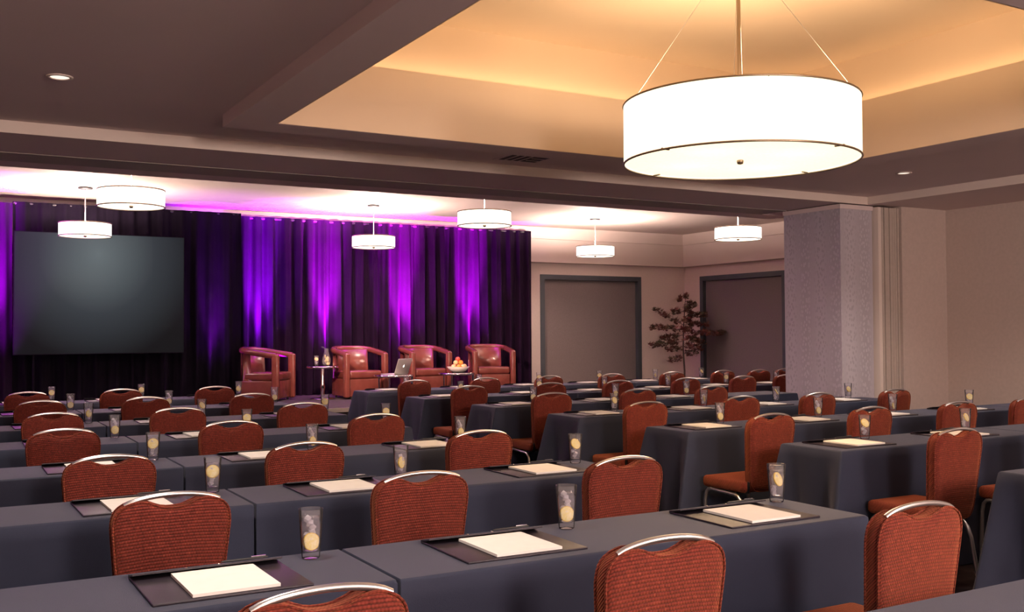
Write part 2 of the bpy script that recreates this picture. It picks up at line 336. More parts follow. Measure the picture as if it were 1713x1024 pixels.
# wallpapered pier
m = MB(); m.box(8.10, 8.575, 7.30, 8.09, 0, Z0 - 0.055)
struct(m.build('wall_pier', M['wallpaper']), 'wallpapered pier with lilac grey dapples')
m = MB(); m.box(8.092, 8.583, 7.292, 8.098, Z0 - 0.055, Z0 - 0.01); struct(m.build('trim_6', M['ceil']), 'thin cap moulding over the pier')
m = MB(); m.box(8.12, 8.56, 7.33, 8.06, Z0 - 0.01, Z0 + 0.02); struct(m.build('trim_7', M['seal']), 'dark shadow gap over the pier')  # dark block stands in for the shade above the cap
# stage half
m = MB(); m.box(XL, 12.6, 8.76, 15.2, ZF, ZF + 0.15); struct(m.build('ceiling', M['trim']), 'bright ceiling of the stage half')
WY, WX = 14.90, 12.33
W1 = (9.13, 11.30, 2.40); W2 = (12.28, 14.44, 2.41)
m = MB(); m.box(XL, W1[0], WY, WY + 0.2, 0, 3.3); m.box(W1[1], WX + 0.2, WY, WY + 0.2, 0, 3.3); m.box(W1[0], W1[1], WY, WY + 0.2, W1[2], 3.3)
struct(m.build('wall_back', M['wall_far']), 'beige wall behind the stage drapes')
m = MB(); m.box(WX, WX + 0.2, 8.08, W2[0], 0, 3.3); m.box(WX, WX + 0.2, W2[1], WY, 0, 3.3); m.box(WX, WX + 0.2, W2[0], W2[1], W2[2], 3.3)
struct(m.build('wall_side', M['wall_far']), 'beige side wall with the second window')
m = MB(); m.box(XL, 12.18, 14.75, WY, 2.60, ZF); m.box(12.18, WX, 8.08, WY, 2.60, ZF); struct(m.build('trim_8', M['trim']), 'boxed soffit above the windows')
m = MB(); m.box(XL, 12.14, 14.71, 14.75, 3.0, ZF); m.box(12.14, 12.18, 8.08, 14.75, 3.0, ZF); struct(m.build('trim_9', M['trim']), 'crown band above the boxed soffit')

def window(n, axis, a0, a1, top, face):
    root = struct(empty('window_%d' % n), 'dark framed window with its roller shade down')
    def bar(name, p0, p1, z0, z1, d0, d1, mt):
        mb = MB()
        if axis == 'x': mb.box(p0, p1, face + d0, face + d1, z0, z1)
        else: mb.box(face + d0, face + d1, p0, p1, z0, z1)
        return mb.build(name, mt, root)
    t = 0.085
    bar('window_frame', a0, a0 + t, 0.02, top, -0.02, 0.10, M['frame']); bar('window_frame', a1 - t, a1, 0.02, top, -0.02, 0.10, M['frame'])
    bar('window_frame', a0 + t, a1 - t, top - t, top, -0.02, 0.10, M['frame'])
    bar('roller_shade', a0 + t, a1 - t, 0.06, top - t, 0.055, 0.062, M['shade'])
    bar('hem_bar', a0 + t, a1 - t, 0.03, 0.06, 0.05, 0.068, M['frame'])
    bar('pane', a0 + t, a1 - t, 0.03, top - t, 0.085, 0.092, M['black'])
window(1, 'x', *W1, WY); window(2, 'y', *W2, WX)

# folded partition stack beside the pier
pt = empty('folding_partition', (8.60, 7.24, 0)); tag(pt, 'stack of folded beige partition panels beside the wallpapered pier', 'partition')
for a0, a1, mt in ((0.0, 0.046, 'trim'), (0.049, 0.080, 'panel'), (0.096, 0.164, 'panel'), (0.176, 0.214, 'panel'), (0.217, 0.250, 'panel'), (0.253, 0.284, 'panel'), (0.294, 0.322, 'panel')):
    mb = MB(); mb.box(a0, a1, 0.0, 0.12, 0.01, Z0 - 0.02); mb.build('panel_edge', M[mt], pt)
for a0, a1 in ((0.080, 0.096), (0.164, 0.176), (0.284, 0.294)):
    mb = MB(); mb.box(a0, a1, 0.06, 0.12, 0.01, Z0 - 0.02); mb.build('rubber_seal', M['seal'], pt)
mb = MB(); mb.box(-0.02, 0.33, 0.12, 0.155, 0.005, Z0 - 0.015); mb.build('backing', M['seal'], pt)

# downlights in view
for (x, y), lb in zip(DOWN, ('round recessed downlight in the brown ceiling left of the coffer', 'round recessed downlight in the ceiling right of the big drum pendant')):
    r = empty('downlight', (x, y, Z1)); tag(r, lb, 'downlight', 'recessed downlights')
    mb = MB(); mb.lathe([(0.068, -0.001), (0.068, -0.006), (0.052, -0.008), (0.048, -0.001)], 28, close=True); mb.build('trim_ring', M['trim'], r)
    mb = MB(); mb.lathe([(0.048, -0.003), (0.03, -0.002), (0.001, -0.001)], 24); mb.build('lens', M['lens'], r)
# air vent
v = empty('air_vent', (4.10, 6.90, Z1)); tag(v, 'dark slatted square air vent in the ceiling beside the coffer', 'vent')
mb = MB(); ring(mb, (-0.20, 0.20, -0.18, 0.18), (-0.175, 0.175, -0.155, 0.155), -0.006, 0.0); mb.build('vent_frame', M['ceil'], v)
mb = MB(); mb.box(-0.175, 0.175, -0.155, 0.155, -0.002, 0.0); mb.build('duct', M['seal'], v)
for k in range(3):
    mb = MB(); xx = -0.115 + k * 0.065; mb.box(xx, xx + 0.014, -0.155, 0.155, -0.004, -0.001); mb.build('slat', M['ceil'], v)
for k in range(3):
    mb = MB(); yy = -0.10 + k * 0.09; mb.box(0.055, 0.175, yy, yy + 0.014, -0.004, -0.001); mb.build('slat', M['ceil'], v)

# stage
st = empty('stage', (0, 0, 0)); tag(st, 'low carpeted stage platform carrying the leather club chairs', 'stage')
mb = MB(); mb.box(-1.5, 8.9, 11.86, 14.66, 0.40, 0.48); mb.build('deck', M['stage'], st)
mb = MB(); mb.box(-1.5, 8.9, 11.84, 11.86, 0.43, 0.482); mb.build('edge_trim', M['stage_edge'], st)
for xx in (-1.2, 0.2, 1.6, 3.0, 4.30, 4.75, 5.8, 7.2, 8.6):
    mb = MB(); mb.tube([(xx, 11.95, 0), (xx, 11.95, 0.4)], 0.022, 8); mb.tube([(xx, 11.95, 0.08), (xx, 12.4, 0.38)], 0.014, 6); mb.build('leg', M['black'], st)
mb = MB(); mb.box(-1.5, 8.9, 12.3, 12.32, 0, 0.40); mb.build('skirt', M['drape_black'], st)  # black sheet put in for the shade under the open stage
# ------------------------------------------------------------------ pendants
def ring_tube(mb, R, z, r, n=64):
    mb.lathe([(R + r * math.cos(a), z + r * math.sin(a)) for a in [k * math.pi / 3 for k in range(6)]], n, close=True)
def pendant(name, loc, R, h, label, group, big, ceil_z, cordlen):
    root = empty(name, loc); tag(root, label, 'pendant lamp', group)
    n = 72 if big else 40
    mb = MB(); mb.lathe([(R, 0), (R, h)], n); mb.lathe([(R - 0.004, h), (R - 0.004, 0)], n); sh = mb.build('lamp_shade', M['drum_big' if big else 'drum_small'], root)
    mb = MB(); ring_tube(mb, R, 0.0, 0.006 if big else 0.0065, n); mb.build('lower_rim', M['bronze'], sh)
    mb = MB(); ring_tube(mb, R, h, 0.006 if big else 0.0065, n); mb.build('upper_rim', M['bronze'], sh)
    mb = MB(); mb.disc(R - 0.006, 0.012, n, up=False); mb.disc(R - 0.006, 0.018, n); df = mb.build('diffuser', M['diff_big' if big else 'diff_small'], root)
    mb = MB(); mb.lathe([(0.001, -0.014), (0.016, -0.010), (0.020, 0.004), (0.018, 0.012)], 16); mb.build('finial', M['bronze'], df)
    if big:
        for a in (10, 100, 190, 280):
            mb = MB(); ca, sa = math.cos(math.radians(a)), math.sin(math.radians(a))
            mb.tube([(ca * (R - 0.05), sa * (R - 0.05), 0.004), (ca * (R + 0.004), sa * (R + 0.004), 0.004)], 0.008, 8, flat=0.6); mb.build('diffuser_clip', M['bronze'], df)
    top = ceil_z - loc[2]
    mb = MB(); mb.tube([(0, 0, 0.02), (0, 0, top)], 0.011 if big else 0.005, 10); mb.build('stem' if big else 'cord', M['bronze' if big else 'cord'], root)
    mb = MB(); mb.lathe([(0.001, top - 0.001), (0.09 if big else 0.085, top - 0.001), (0.09 if big else 0.085, top - 0.022), (0.001, top - 0.026)], 24); mb.build('canopy', M['bronze' if big else 'black'], root)
    if big:
        for a in (45, 135, 225, 315):
            ca, sa = math.cos(math.radians(a)), math.sin(math.radians(a))
            mb = MB(); mb.tube([(ca * (R - 0.01), sa * (R - 0.01), h), (ca * 0.07, sa * 0.07, top - 0.02)], 0.0015, 6); mb.build('suspension_wire', M['silver'], root)
    for a in (0, 120, 240):
        ca, sa = math.cos(math.radians(a)), math.sin(math.radians(a))
        mb = MB(); mb.tube([(ca * 0.01, sa * 0.01, h - 0.01), (ca * R, sa * R, h - 0.005)], 0.004, 6); mb.build('spider_arm', M['bronze'], root)
    return root
pendant('drum_pendant', (4.0, 4.33, 2.375), 0.662, 0.335, 'large glowing linen drum pendant hanging in the ceiling coffer', None, True, ZT, 0)
for a in range(4):
    point('drum_bulb', (4.0 + 0.34 * math.cos(a * 1.5708 + 0.4), 4.33 + 0.34 * math.sin(a * 1.5708 + 0.4), 2.56), 34, (1.0, 0.64, 0.36), 0.06)
spot('drum_down_lamp', (4.0, 4.33, 2.35), (4.0, 4.33, 0), 210, (1.0, 0.66, 0.38), 160, 0.6, 0.5)
SM = [(1.61, 9.95, 'nearer to the beam, left of three, hanging above the screen'), (5.37, 9.95, 'right of the stage centre, nearer to the dividing beam'), (9.14, 9.95, 'beside the wallpapered pier at far right'),
      (1.61, 13.23, 'hanging right in front of the screen top edge'), (5.37, 13.23, 'hanging before the middle of the purple drapes'), (9.14, 13.23, 'hanging before the wall above the first window')]
for x, y, d in SM:
    z = 2.60
    pendant('small_drum_pendant', (x, y, z), 0.30, 0.155, 'small white drum pendant ' + d, 'small drum pendants of the stage hall', False, ZF, 0)
    spot('pendant_down_lamp', (x, y, z - 0.03), (x, y, 0), 75, (1.0, 0.76, 0.64), 165, 0.5, 0.2)
    point('pendant_bulb', (x, y, z + 0.12), 250, (1.0, 0.74, 0.64), 0.05)

# ------------------------------------------------------------------ drapes and screen
def drape(name, label, x0, x1, y, z0, z1, mt, npan, amp, wl, seed):
    root = empty(name, (x0, y, z0)); tag(root, label, 'drape'); rnd = random.Random(seed); w = (x1 - x0) / npan
    for k in range(npan):
        cols = int(w / 0.018); rows = 10; ph = seed * 1.3; vs = []; fs = []
        a2 = 1.0
        for j in range(rows + 1):
            t = j / rows
            for i in range(cols + 1):
                s_ = k * w + w * i / cols
                q = s_ * 2 * math.pi / wl
                a = amp * (0.55 + 0.45 * (1 - t)) * (0.6 if t > 0.95 else 1)
                yy = a * math.sin(q + 0.9 * math.sin(q * 0.27 + ph) + 0.25 * math.sin(2.2 * t + ph)) * a2 + 0.35 * a * math.sin(q * 2.3 + ph * 2)
                vs.append((s_ + 0.012 * math.sin(q * 0.5 + t * 3) * (1 - t), yy, t * (z1 - z0)))
        for j in range(rows):
            for i in range(cols):
                p = j * (cols + 1) + i; fs.append((p, p + 1, p + cols + 2, p + cols + 1))
        mb = MB(); mb.add(vs, fs, True); mb.build('drape_panel', mt, root)
    mb = MB(); mb.tube([(0, 0.03, z1 - z0 - 0.02), (x1 - x0, 0.03, z1 - z0 - 0.02)], 0.02, 8); mb.build('pipe', M['black'], root)
    return root
drape('stage_drape', 'dark velour drapes washed with purple light behind the armchairs', 3.76, 8.76, 14.57, 0.486, 3.105, M['drape'], 5, 0.065, 0.20, 3)
drape('masking_drape', 'black velour drapes behind the projection screen', 0.87, 3.74, 14.10, 0.486, 3.085, M['drape_black'], 5, 0.04, 0.21, 5)
drape('side_drape', 'purple lit drape strip at the left edge of the screen', -1.6, 0.865, 14.05, 0.486, 3.06, M['drape'], 2, 0.03, 0.20, 8)
sc = empty('projection_screen', (1.90, 13.90, 1.925)); tag(sc, 'large dark blank projection screen on the black drapes', 'screen')
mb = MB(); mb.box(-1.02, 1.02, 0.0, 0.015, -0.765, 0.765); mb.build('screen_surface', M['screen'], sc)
mb = MB(); ring2 = ((-1.03, 1.03, -0.775, 0.775), (-1.02, 1.02, -0.765, 0.765))
mb.box(-1.03, 1.03, 0.0, 0.03, 0.765, 0.775); mb.box(-1.03, 1.03, 0, 0.03, -0.775, -0.765); mb.box(-1.03, -1.02, 0, 0.03, -0.765, 0.765); mb.box(1.02, 1.03, 0, 0.03, -0.765, 0.765)
mb.build('screen_frame', M['drape_black'], sc)
for sx in (-0.8, 0.8):
    mb = MB(); mb.tube([(sx, 0.03, -1.44), (sx, 0.03, -0.77)], 0.016, 8); mb.box(sx - 0.04, sx + 0.04, -0.18, 0.06, -1.442, -1.432); mb.build('screen_leg', M['drape_black'], sc)

# ------------------------------------------------------------------ banquet chairs
CH_W, CH_T = 0.378, 0.90
def chair_proto():
    root = empty('banquet_chair')
    hw, zb, zt = CH_W / 2, 0.405, CH_T - 0.012
    zc, hh = (zb + zt) / 2, (zt - zb) / 2
    def yb(z): return -0.25 + (CH_T - z) * 0.10
    def sup(x):
        t = min(1.0, abs(x) / hw); return zc + hh * (1 - t ** 7.0) ** (1 / 7.0) - 0.032 * t * t
    outl = []
    n = 96; dense = []
    for k in range(4000):
        a = 2 * math.pi * k / 4000; c, s_ = math.cos(a), math.sin(a); e = 7.0
        dense.append((hw * math.copysign(abs(c) ** (2 / e), c), zc + hh * math.copysign(abs(s_) ** (2 / e), s_)))
    cum = [0.0]
    for k in range(4000):
        p, q = dense[k], dense[(k + 1) % 4000]; cum.append(cum[-1] + math.hypot(q[0] - p[0], q[1] - p[1]))
    idx = 0
    for k in range(n):
        d = cum[-1] * k / n
        while cum[idx + 1] < d: idx += 1
        p, q = dense[idx], dense[(idx + 1) % 4000]; t = (d - cum[idx]) / max(1e-9, cum[idx + 1] - cum[idx])
        x, z = p[0] + (q[0] - p[0]) * t, p[1] + (q[1] - p[1]) * t
        x *= 0.80 + 0.20 * min(1, max(0, (z - zb) / (0.80 * (zt - zb)))) ** 0.9
        if z > zc: z -= (0.042 * math.exp(-abs(x / 0.078) ** 2.6) + 0.032 * (x / hw) ** 2) * ((z - zc) / hh) ** 4
        outl.append((x, z))
    rings = [(0.80, -0.030), (0.94, -0.0285), (0.985, -0.021), (1.0, -0.006), (1.0, 0.006), (0.985, 0.021), (0.94, 0.0285), (0.80, 0.030)]
    vs = []
    for sc_, dy in rings:
        for x, z in outl:
            X = x * sc_; Zz = zc + (z - zc) * (1 - (1 - sc_) * 0.75)
            vs.append((X, yb(Zz) + dy + 0.10 * X * X, Zz))
    fs = []
    R = len(rings)
    for i in range(R - 1):
        for k in range(n):
            fs.append((i * n + k, (i + 1) * n + k, (i + 1) * n + (k + 1) % n, i * n + (k + 1) % n))
    mb = MB(); mb.add(vs, fs, True)
    for ri, flip in ((0, False), (R - 1, True)):
        half = []
        cz = [(0.55, 0), (0.0, 0)]
        base = ri * n; dy = rings[ri][1]
        inner = []
        for x, z in outl:
            X = x * 0.42; Zz = zc + (z - zc) * 0.5; inner.append((X, yb(Zz) + dy * 1.12 + 0.10 * X * X, Zz))
        allv = [vs[base + k] for k in range(n)] + inner + [(0, yb(zc) + dy * 1.15, zc)]
        ff = []
        for k in range(n):
            q = (k, (k + 1) % n, n + (k + 1) % n, n + k); t = (n + k, n + (k + 1) % n, 2 * n)
            ff += [q if not flip else q[::-1], t if not flip else t[::-1]]
        mb.add(allv, ff, True)
    bk = mb.build('backrest', M['fabric'], root)
    # piping seam on both edges
    for dy in (-0.024, 0.024):
        mb = MB(); pth = []
        for k in range(n + 1):
            x, z = outl[k % n]; X = x * 0.992; Zz = zc + (z - zc) * 0.994; pth.append((X, yb(Zz) + dy + 0.1 * X * X, Zz))
        mb.tube(pth, 0.0035, 5, caps=False); mb.build('piping', M['fabric'], bk)
    mb = MB(); pth = []
    for k in range(17):
        x = -0.150 + 0.300 * k / 16; z = sup(x) + 0.0005; pth.append((x, yb(z) - 0.012 + 0.1 * x * x, z))
    mb.tube(pth, 0.0088, 10); h = mb.build('handle_rail', M['silver'], root); 
    h['label'] = 'brushed silver handle rail'
    # seat cushion
    bm = bmesh.new(); bmesh.ops.create_cube(bm, size=1.0)
    for v in bm.verts:
        v.co = Vector((v.co.x * 0.385, v.co.y * 0.385 - 0.005, 0.435 + v.co.z * 0.075))
        if v.co.y > 0: v.co.x *= 1.03
    bmesh.ops.bevel(bm, geom=list(bm.edges), offset=0.030, segments=4, profile=0.55, affect='EDGES')
    me = bpy.data.meshes.new('seat'); bm.to_mesh(me); bm.free(); me.materials.append(M['fabric']); me.polygons.foreach_set('use_smooth', [True] * len(me.polygons))
    so = bpy.data.objects.new('seat', me); COL.objects.link(so); so.parent = root
    # side rails and legs
    for sx in (-1, 1):
        X = sx * 0.182
        mb = MB(); mb.tube([(X, 0.12, 0.392), (X, -0.12, 0.380)], 0.011, 8); mb.build('side_rail', M['silver'], root)
        mb = MB(); mb.tube([(X, 0.10, 0.392), (X, 0.135, 0.388), (X, 0.155, 0.368), (X * 1.02, 0.163, 0.32), (X * 1.05, 0.172, 0.0)], 0.0115, 8); lg = mb.build('leg', M['silver'], root)
        mb = MB(); mb.tube([(X, -0.10, 0.381), (X, -0.135, 0.374), (X * 1.01, -0.165, 0.345), (X * 1.03, -0.185, 0.29), (X * 1.06, -0.235, 0.0)], 0.0115, 8); mb.build('leg', M['silver'], root)
    mb = MB(); mb.tube([(-0.182, -0.02, 0.382), (0.182, -0.02, 0.382)], 0.010, 8); mb.build('cross_bar', M['silver'], root)
    for sx in (-1, 1):
        mb = MB(); X = sx * 0.150
        mb.tube([(X, -0.10, 0.385), (X, -0.185, 0.40), (X, -0.205, 0.47)], 0.011, 8); mb.build('back_bracket', M['black'], root)
    return root

# ------------------------------------------------------------------ place settings
def folder_proto():
    root = empty('desk_folder')
    rbox('cover', M['folder'], -0.205, 0.205, -0.175, 0.165, 0.0, 0.007, 0.0025, root, 2)
    mb = MB()
    mb.add([(-0.205, 0.165, 0.004), (0.205, 0.165, 0.004), (0.205, 0.100, 0.0195), (-0.205, 0.100, 0.0195),
            (-0.205, 0.165, 0.010), (0.205, 0.165, 0.010), (0.205, 0.100, 0.0240), (-0.205, 0.100, 0.0240)],
           [(3, 2, 1, 0), (4, 5, 6, 7), (0, 1, 5, 4), (1, 2, 6, 5), (2, 3, 7, 6), (3, 0, 4, 7)])
    fl = mb.build('flap', M['folder'], root)
    for xx in (-0.06, 0.03):
        mb = MB(); mb.lathe([(0.0045, 0.0), (0.004, 0.002), (0.0005, 0.003)], 10, (xx, 0.125, 0.0186)); mb.build('stud', M['chrome'], fl)
    return root
def pad_proto():
    root = empty('notepad')
    mb = MB(); mb.box(-0.112, 0.112, -0.155, 0.104, 0, 0.008); mb.build('sheets', M['paper'], root)
    mb = MB(); mb.box(-0.1125, 0.1125, -0.155, 0.104, -0.0015, 0.0); mb.build('backing_board', M['folder'], root)
    return root
def pen_proto():
    root = empty('pen')
    mb = MB(); mb.tube([(-0.065, 0, 0), (-0.055, 0, 0), (0.06, 0, 0), (0.068, 0, 0)], [0.001, 0.0032, 0.0034, 0.0025], 8); mb.build('barrel', M['black'], root)
    mb = MB(); mb.box(0.02, 0.062, -0.001, 0.001, 0.004, 0.0065); mb.build('clip', M['chrome'], root)
    return root
def glass_proto(kind):
    root = empty('water_glass')
    H, rt, rb = 0.146, 0.0365, 0.0265
    def ro(z): return rb + (rt - rb) * (z / H)
    mb = MB(); w = 0.0022
    mb.lathe([(0.0005, 0.001), (rb - 0.004, 0.0), (rb, 0.002), (ro(0.05), 0.05), (ro(0.1), 0.1), (rt, H), (rt - w * 0.5, H + 0.0008), (rt - w, H - 0.0005), (ro(0.1) - w, 0.1), (ro(0.05) - w, 0.05), (ro(0.026) - w, 0.026), (ro(0.022) - 0.006, 0.0225), (0.0005, 0.022)], 28)
    mb.build('tumbler', M['glass'], root)
    mb = MB(); q = 0.0006; lv = 0.122
    mb.lathe([(0.0005, 0.0235), (ro(0.024) - 0.006, 0.024), (ro(0.028) - w - q, 0.028), (ro(0.08) - w - q, 0.08), (ro(lv) - w - q, lv), (0.0005, lv)], 24)
    mb.build('water', M['water'], root)
    rnd = random.Random(kind * 13 + 1)
    # lemon slice
    zc = (0.050, 0.088, 0.070, 0.098)[kind]; r = (0.0258, 0.0275, 0.0268, 0.028)[kind]
    rot = ((math.radians(82), 0, 0.15), (math.radians(70), 0.3, -0.3), (math.radians(86), 0.0, 0.55), (math.radians(60), 0.35, 0.2))[kind]
    mb = MB(); mb.lathe([(r - 0.002, -0.0028), (r, -0.0024), (r, 0.0024), (r - 0.002, 0.0028)], 22, close=True)
    sl = MB(); sl.disc(r - 0.002, 0.0024, 22); sl.disc(r - 0.002, -0.0024, 22, up=False)
    s_o = sl.build('lemon_slice', M['flesh'], root, (0, -0.006, zc), rot)
    mb.build('rind', M['rind'], s_o)
    return root, rnd
def finish_ice(root, rnd, zc):
    for k in range(6):
        z = 0.114 - 0.012 * k if zc < 0.07 else 0.036 + 0.012 * k
        o = rbox('ice_cube', M['ice'], -0.0085, 0.0085, -0.0085, 0.0085, -0.0085, 0.0085, 0.002, root, 2)
        o.location = (rnd.uniform(-0.010, 0.010), rnd.uniform(0.004, 0.011), z); o.rotation_euler = (rnd.random() * 3, rnd.random() * 3, rnd.random() * 3)

P_CHAIR = chair_proto(); P_FOLD = folder_proto(); P_PAD = pad_proto(); P_PEN = pen_proto()
P_GLASS = []
for k in range(4):
    g, rnd = glass_proto(k); finish_ice(g, rnd, (0.05, 0.088, 0.07, 0.098)[k]); P_GLASS.append(g)
used = set()
def place(proto, loc, rz=0.0):
    if proto.name not in used:
        used.add(proto.name); o = proto
    else:
        o = copy_tree(proto)
    o.location = loc; o.rotation_euler = (0, 0, rz); return o

# ------------------------------------------------------------------ tables
TZ, TD, TL = 0.745, 0.457, 1.83
FAR = {0: 1.68, 1: 2.99, 2: 4.39, 3: 5.66, 4: 6.98, 5: 8.25, 6: 9.62, 7: 10.98}
def cloth(length, fl, fr, seed):
    """draped cloth for a table centred on its own origin; fl / fr: corner flare at the two ends (0 = against a neighbour)"""
    rnd = random.Random(seed); hx, hy = length / 2, TD / 2
    per = []
    def side(p, q, nrm, kind, n):
        for i in range(n):
            t = (i / n); t = 0.5 - 0.5 * math.cos(math.pi * t)
            L_ = math.hypot(q[0] - p[0], q[1] - p[1])
            per.append((p[0] + (q[0] - p[0]) * t, p[1] + (q[1] - p[1]) * t, nrm, kind, t * L_, L_))
    side((-hx, -hy), (hx, -hy), (0, -1), 'f', 40); side((hx, -hy), (hx, hy), (1, 0), 'r', 18)
    side((hx, hy), (-hx, hy), (0, 1), 'b', 40); side((-hx, hy), (-hx, -hy), (-1, 0), 'l', 18)
    ph = rnd.random() * 6
    levels = [(0.0, 0.0), (0.008, 0.0), (0.06, 0.08), (0.17, 0.23), (0.30, 0.40), (0.46, 0.62), (0.60, 0.81), (TZ - 0.006, 1.0)]
    vs = [(x * (1 - 0.004 / hx), y * (1 - 0.006 / hy), TZ) for x, y, *_ in per]
    for dz, h in levels[1:]:
        for x, y, nr, kd, d, L_ in per:
            dl, dr = d, L_ - d
            ox = oy = 0.0
            if kd in 'fb':
                nl, nr_ = (fl, fr) if kd == 'f' else (fr, fl)
                o = 0.004 + 0.016 * h + 0.006 * h * math.sin(d * 9 + ph) + h * (nl * 0.32 * math.exp(-(dl / 0.13) ** 2) + nr_ * 0.32 * math.exp(-(dr / 0.13) ** 2))
                oy = nr[1] * o
                ex_l = nl * h * math.exp(-(dl / 0.07) ** 2); ex_r = nr_ * h * math.exp(-(dr / 0.07) ** 2)
                sgn = 1 if kd == 'f' else -1
                ox = sgn * (ex_r - ex_l)
            else:
                f_ = fr if kd == 'r' else fl
                if f_ > 0:
                    dd = min(dl, dr)
                    o = 0.004 + h * (0.010 + f_ * math.exp(-(dd / 0.06) ** 2) - 0.30 * f_ * math.exp(-((dd - 0.115) / 0.04) ** 2) + 0.006 * math.sin(d * 25 + ph))
                else:
                    o = -0.003 - 0.012 * h * math.exp(-(min(dl, dr) / 0.08) ** 2)
                ox = nr[0] * o
                if d == 0 or True:
                    e = f_ * 0.32 * h
                    sg = 1 if kd == 'r' else -1
                    oy = sg * (-e * math.exp(-(dl / 0.05) ** 2) + e * math.exp(-(dr / 0.05) ** 2))
            vs.append((x + ox, y + oy, TZ - dz))
    n = len(per); fs = [tuple(range(n))]; sm = [False]
    for j in range(len(levels) - 1):
        for k in range(n):
            fs.append((j * n + k, (j + 1) * n + k, (j + 1) * n + (k + 1) % n, j * n + (k + 1) % n))
    mb = MB(); mb.add(vs, fs, True); mb.sm[0] = False
    return mb
ORD = {1: 'nearest', 2: 'second', 3: 'third', 4: 'fourth', 5: 'fifth', 6: 'sixth', 7: 'farthest'}
def table(x0, x1, row, fl, fr, label, group):
    yc = FAR[row] - TD / 2
    r = empty('conference_table', ((x0 + x1) / 2, yc, 0)); tag(r, label, 'table', group)
    cloth(x1 - x0, fl, fr, int(row * 31 + x0 * 7)).build('tablecloth', M['cloth'], r)
    mb = MB(); hx = (x1 - x0) / 2 - 0.02; mb.box(-hx, hx, -TD / 2 + 0.02, TD / 2 - 0.02, TZ - 0.03, TZ - 0.004); mb.build('tabletop', M['panel'], r)
    for sx in (-1, 1):
        for sy in (-1, 1):
            mb = MB(); mb.tube([(sx * (hx - 0.12), sy * 0.15, 0), (sx * (hx - 0.12), sy * 0.15, TZ - 0.03)], 0.014, 8); mb.build('leg', M['black'], r)
    return r
RX = {1: 4.35, 2: 4.35, 3: 4.33, 4: 4.345, 5: 4.31, 6: 4.26, 7: 4.21}
table(1.10, 2.93, 0, 0, 0.05, 'dark clothed table cut off at the bottom right corner of the picture', 'clothed tables left of the aisle')
for row in range(1, 8):
    w = ORD[row]
    table(-0.735, 1.097, row, 0, 0.0, 'dark clothed table away from the aisle, %s fully seated row left of the aisle' % w, 'clothed tables left of the aisle')
    table(1.103, 2.93, row, 0, 0.07, 'dark clothed table ending at the aisle, %s fully seated row left of the aisle' % w, 'clothed tables left of the aisle')
for row in range(1, 8):
    x = RX[row]; w = ORD[row]; n = 1 if row == 1 else (3 if row in (3, 6, 7) else 2)
    for k in range(n):
        ln = 1.22 if (row == 3 and k == 2) else TL
        pos = ('at the aisle', 'second from the aisle', 'third from the aisle')[k]
        table(x + k * TL + 0.003, x + k * TL + ln - 0.003, row, 0.17 if k == 0 else 0.0, 0.12 if k == n - 1 else 0.0,
              'dark clothed table %s, %s table row right of the aisle' % (pos, w), 'clothed tables right of the aisle')

# ------------------------------------------------------------------ chairs, folders, pads, glasses per seat
CH = {"L1a": [0.705, 2.262], "L1b": [1.627, 2.297], "L1c": [2.591, 2.298], "L2a": [0.688, 3.692], "L2b": [1.615, 3.758], "L2c": [2.502, 3.67],
 "L3a": [0.668, 4.891], "L3b": [1.55, 4.933], "L3c": [2.519, 4.996], "L4a": [0.637, 6.338], "L4b": [1.547, 6.315], "L4c": [2.509, 6.423],
 "L5a": [0.714, 7.805], "L5b": [1.535, 7.737], "L5c": [2.446, 7.72], "L6a": [0.765, 9.335], "L6b": [1.542, 9.032], "L6c": [2.405, 8.957],
 "L7a": [0.757, 10.424], "L7b": [1.561, 10.446], "L7c": [2.408, 10.268], "R2a": [4.77, 3.789], "R2b": [5.66, 3.72], "R3a": [4.567, 4.938], "R3b": [5.526, 4.986],
 "R3c": [6.441, 4.99], "R3d": [7.36, 5.06], "R4a": [4.575, 6.226], "R4b": [5.652, 6.426], "R4c": [6.379, 6.255], "R4d": [7.394, 6.341],
 "R5a": [4.693, 7.781], "R5b": [5.625, 7.765], "R5c": [6.434, 7.666], "R6a": [4.611, 9.185], "R6b": [5.516, 9.121], "R6c": [6.287, 8.981],
 "R6d": [7.362, 9.197], "R6e": [8.15, 9.103], "R6f": [8.829, 9.089], "R7a": [4.577, 10.39], "R7b": [5.522, 10.529], "R7c": [6.324, 10.415],
 "R7d": [7.318, 10.56], "R7e": [8.27, 10.566], "R7f": [9.032, 10.425], "R7g": [9.476, 10.191], "R7h": [10.061, 10.34]}
SEAT_L = {'a': 'third seat from the aisle', 'b': 'second seat from the aisle', 'c': 'aisle seat'}
SEAT_R = {'a': 'aisle seat', 'b': 'second seat from the aisle', 'c': 'third seat from the aisle', 'd': 'fourth seat from the aisle', 'e': 'fifth seat from the aisle',
          'f': 'sixth seat from the aisle', 'g': 'seventh seat from the aisle', 'h': 'eighth seat from the aisle'}
ROW_R = {2: 'nearest', 3: 'second', 4: 'third', 5: 'fourth', 6: 'fifth', 7: 'farthest'}
PAD_L = {'a': 0.69, 'b': 1.55, 'c': 2.535}
PAD_R = {'a': 0.315, 'b': 1.27, 'c': 2.14, 'd': 3.09, 'e': 3.97, 'f': 4.82}
gi = 0
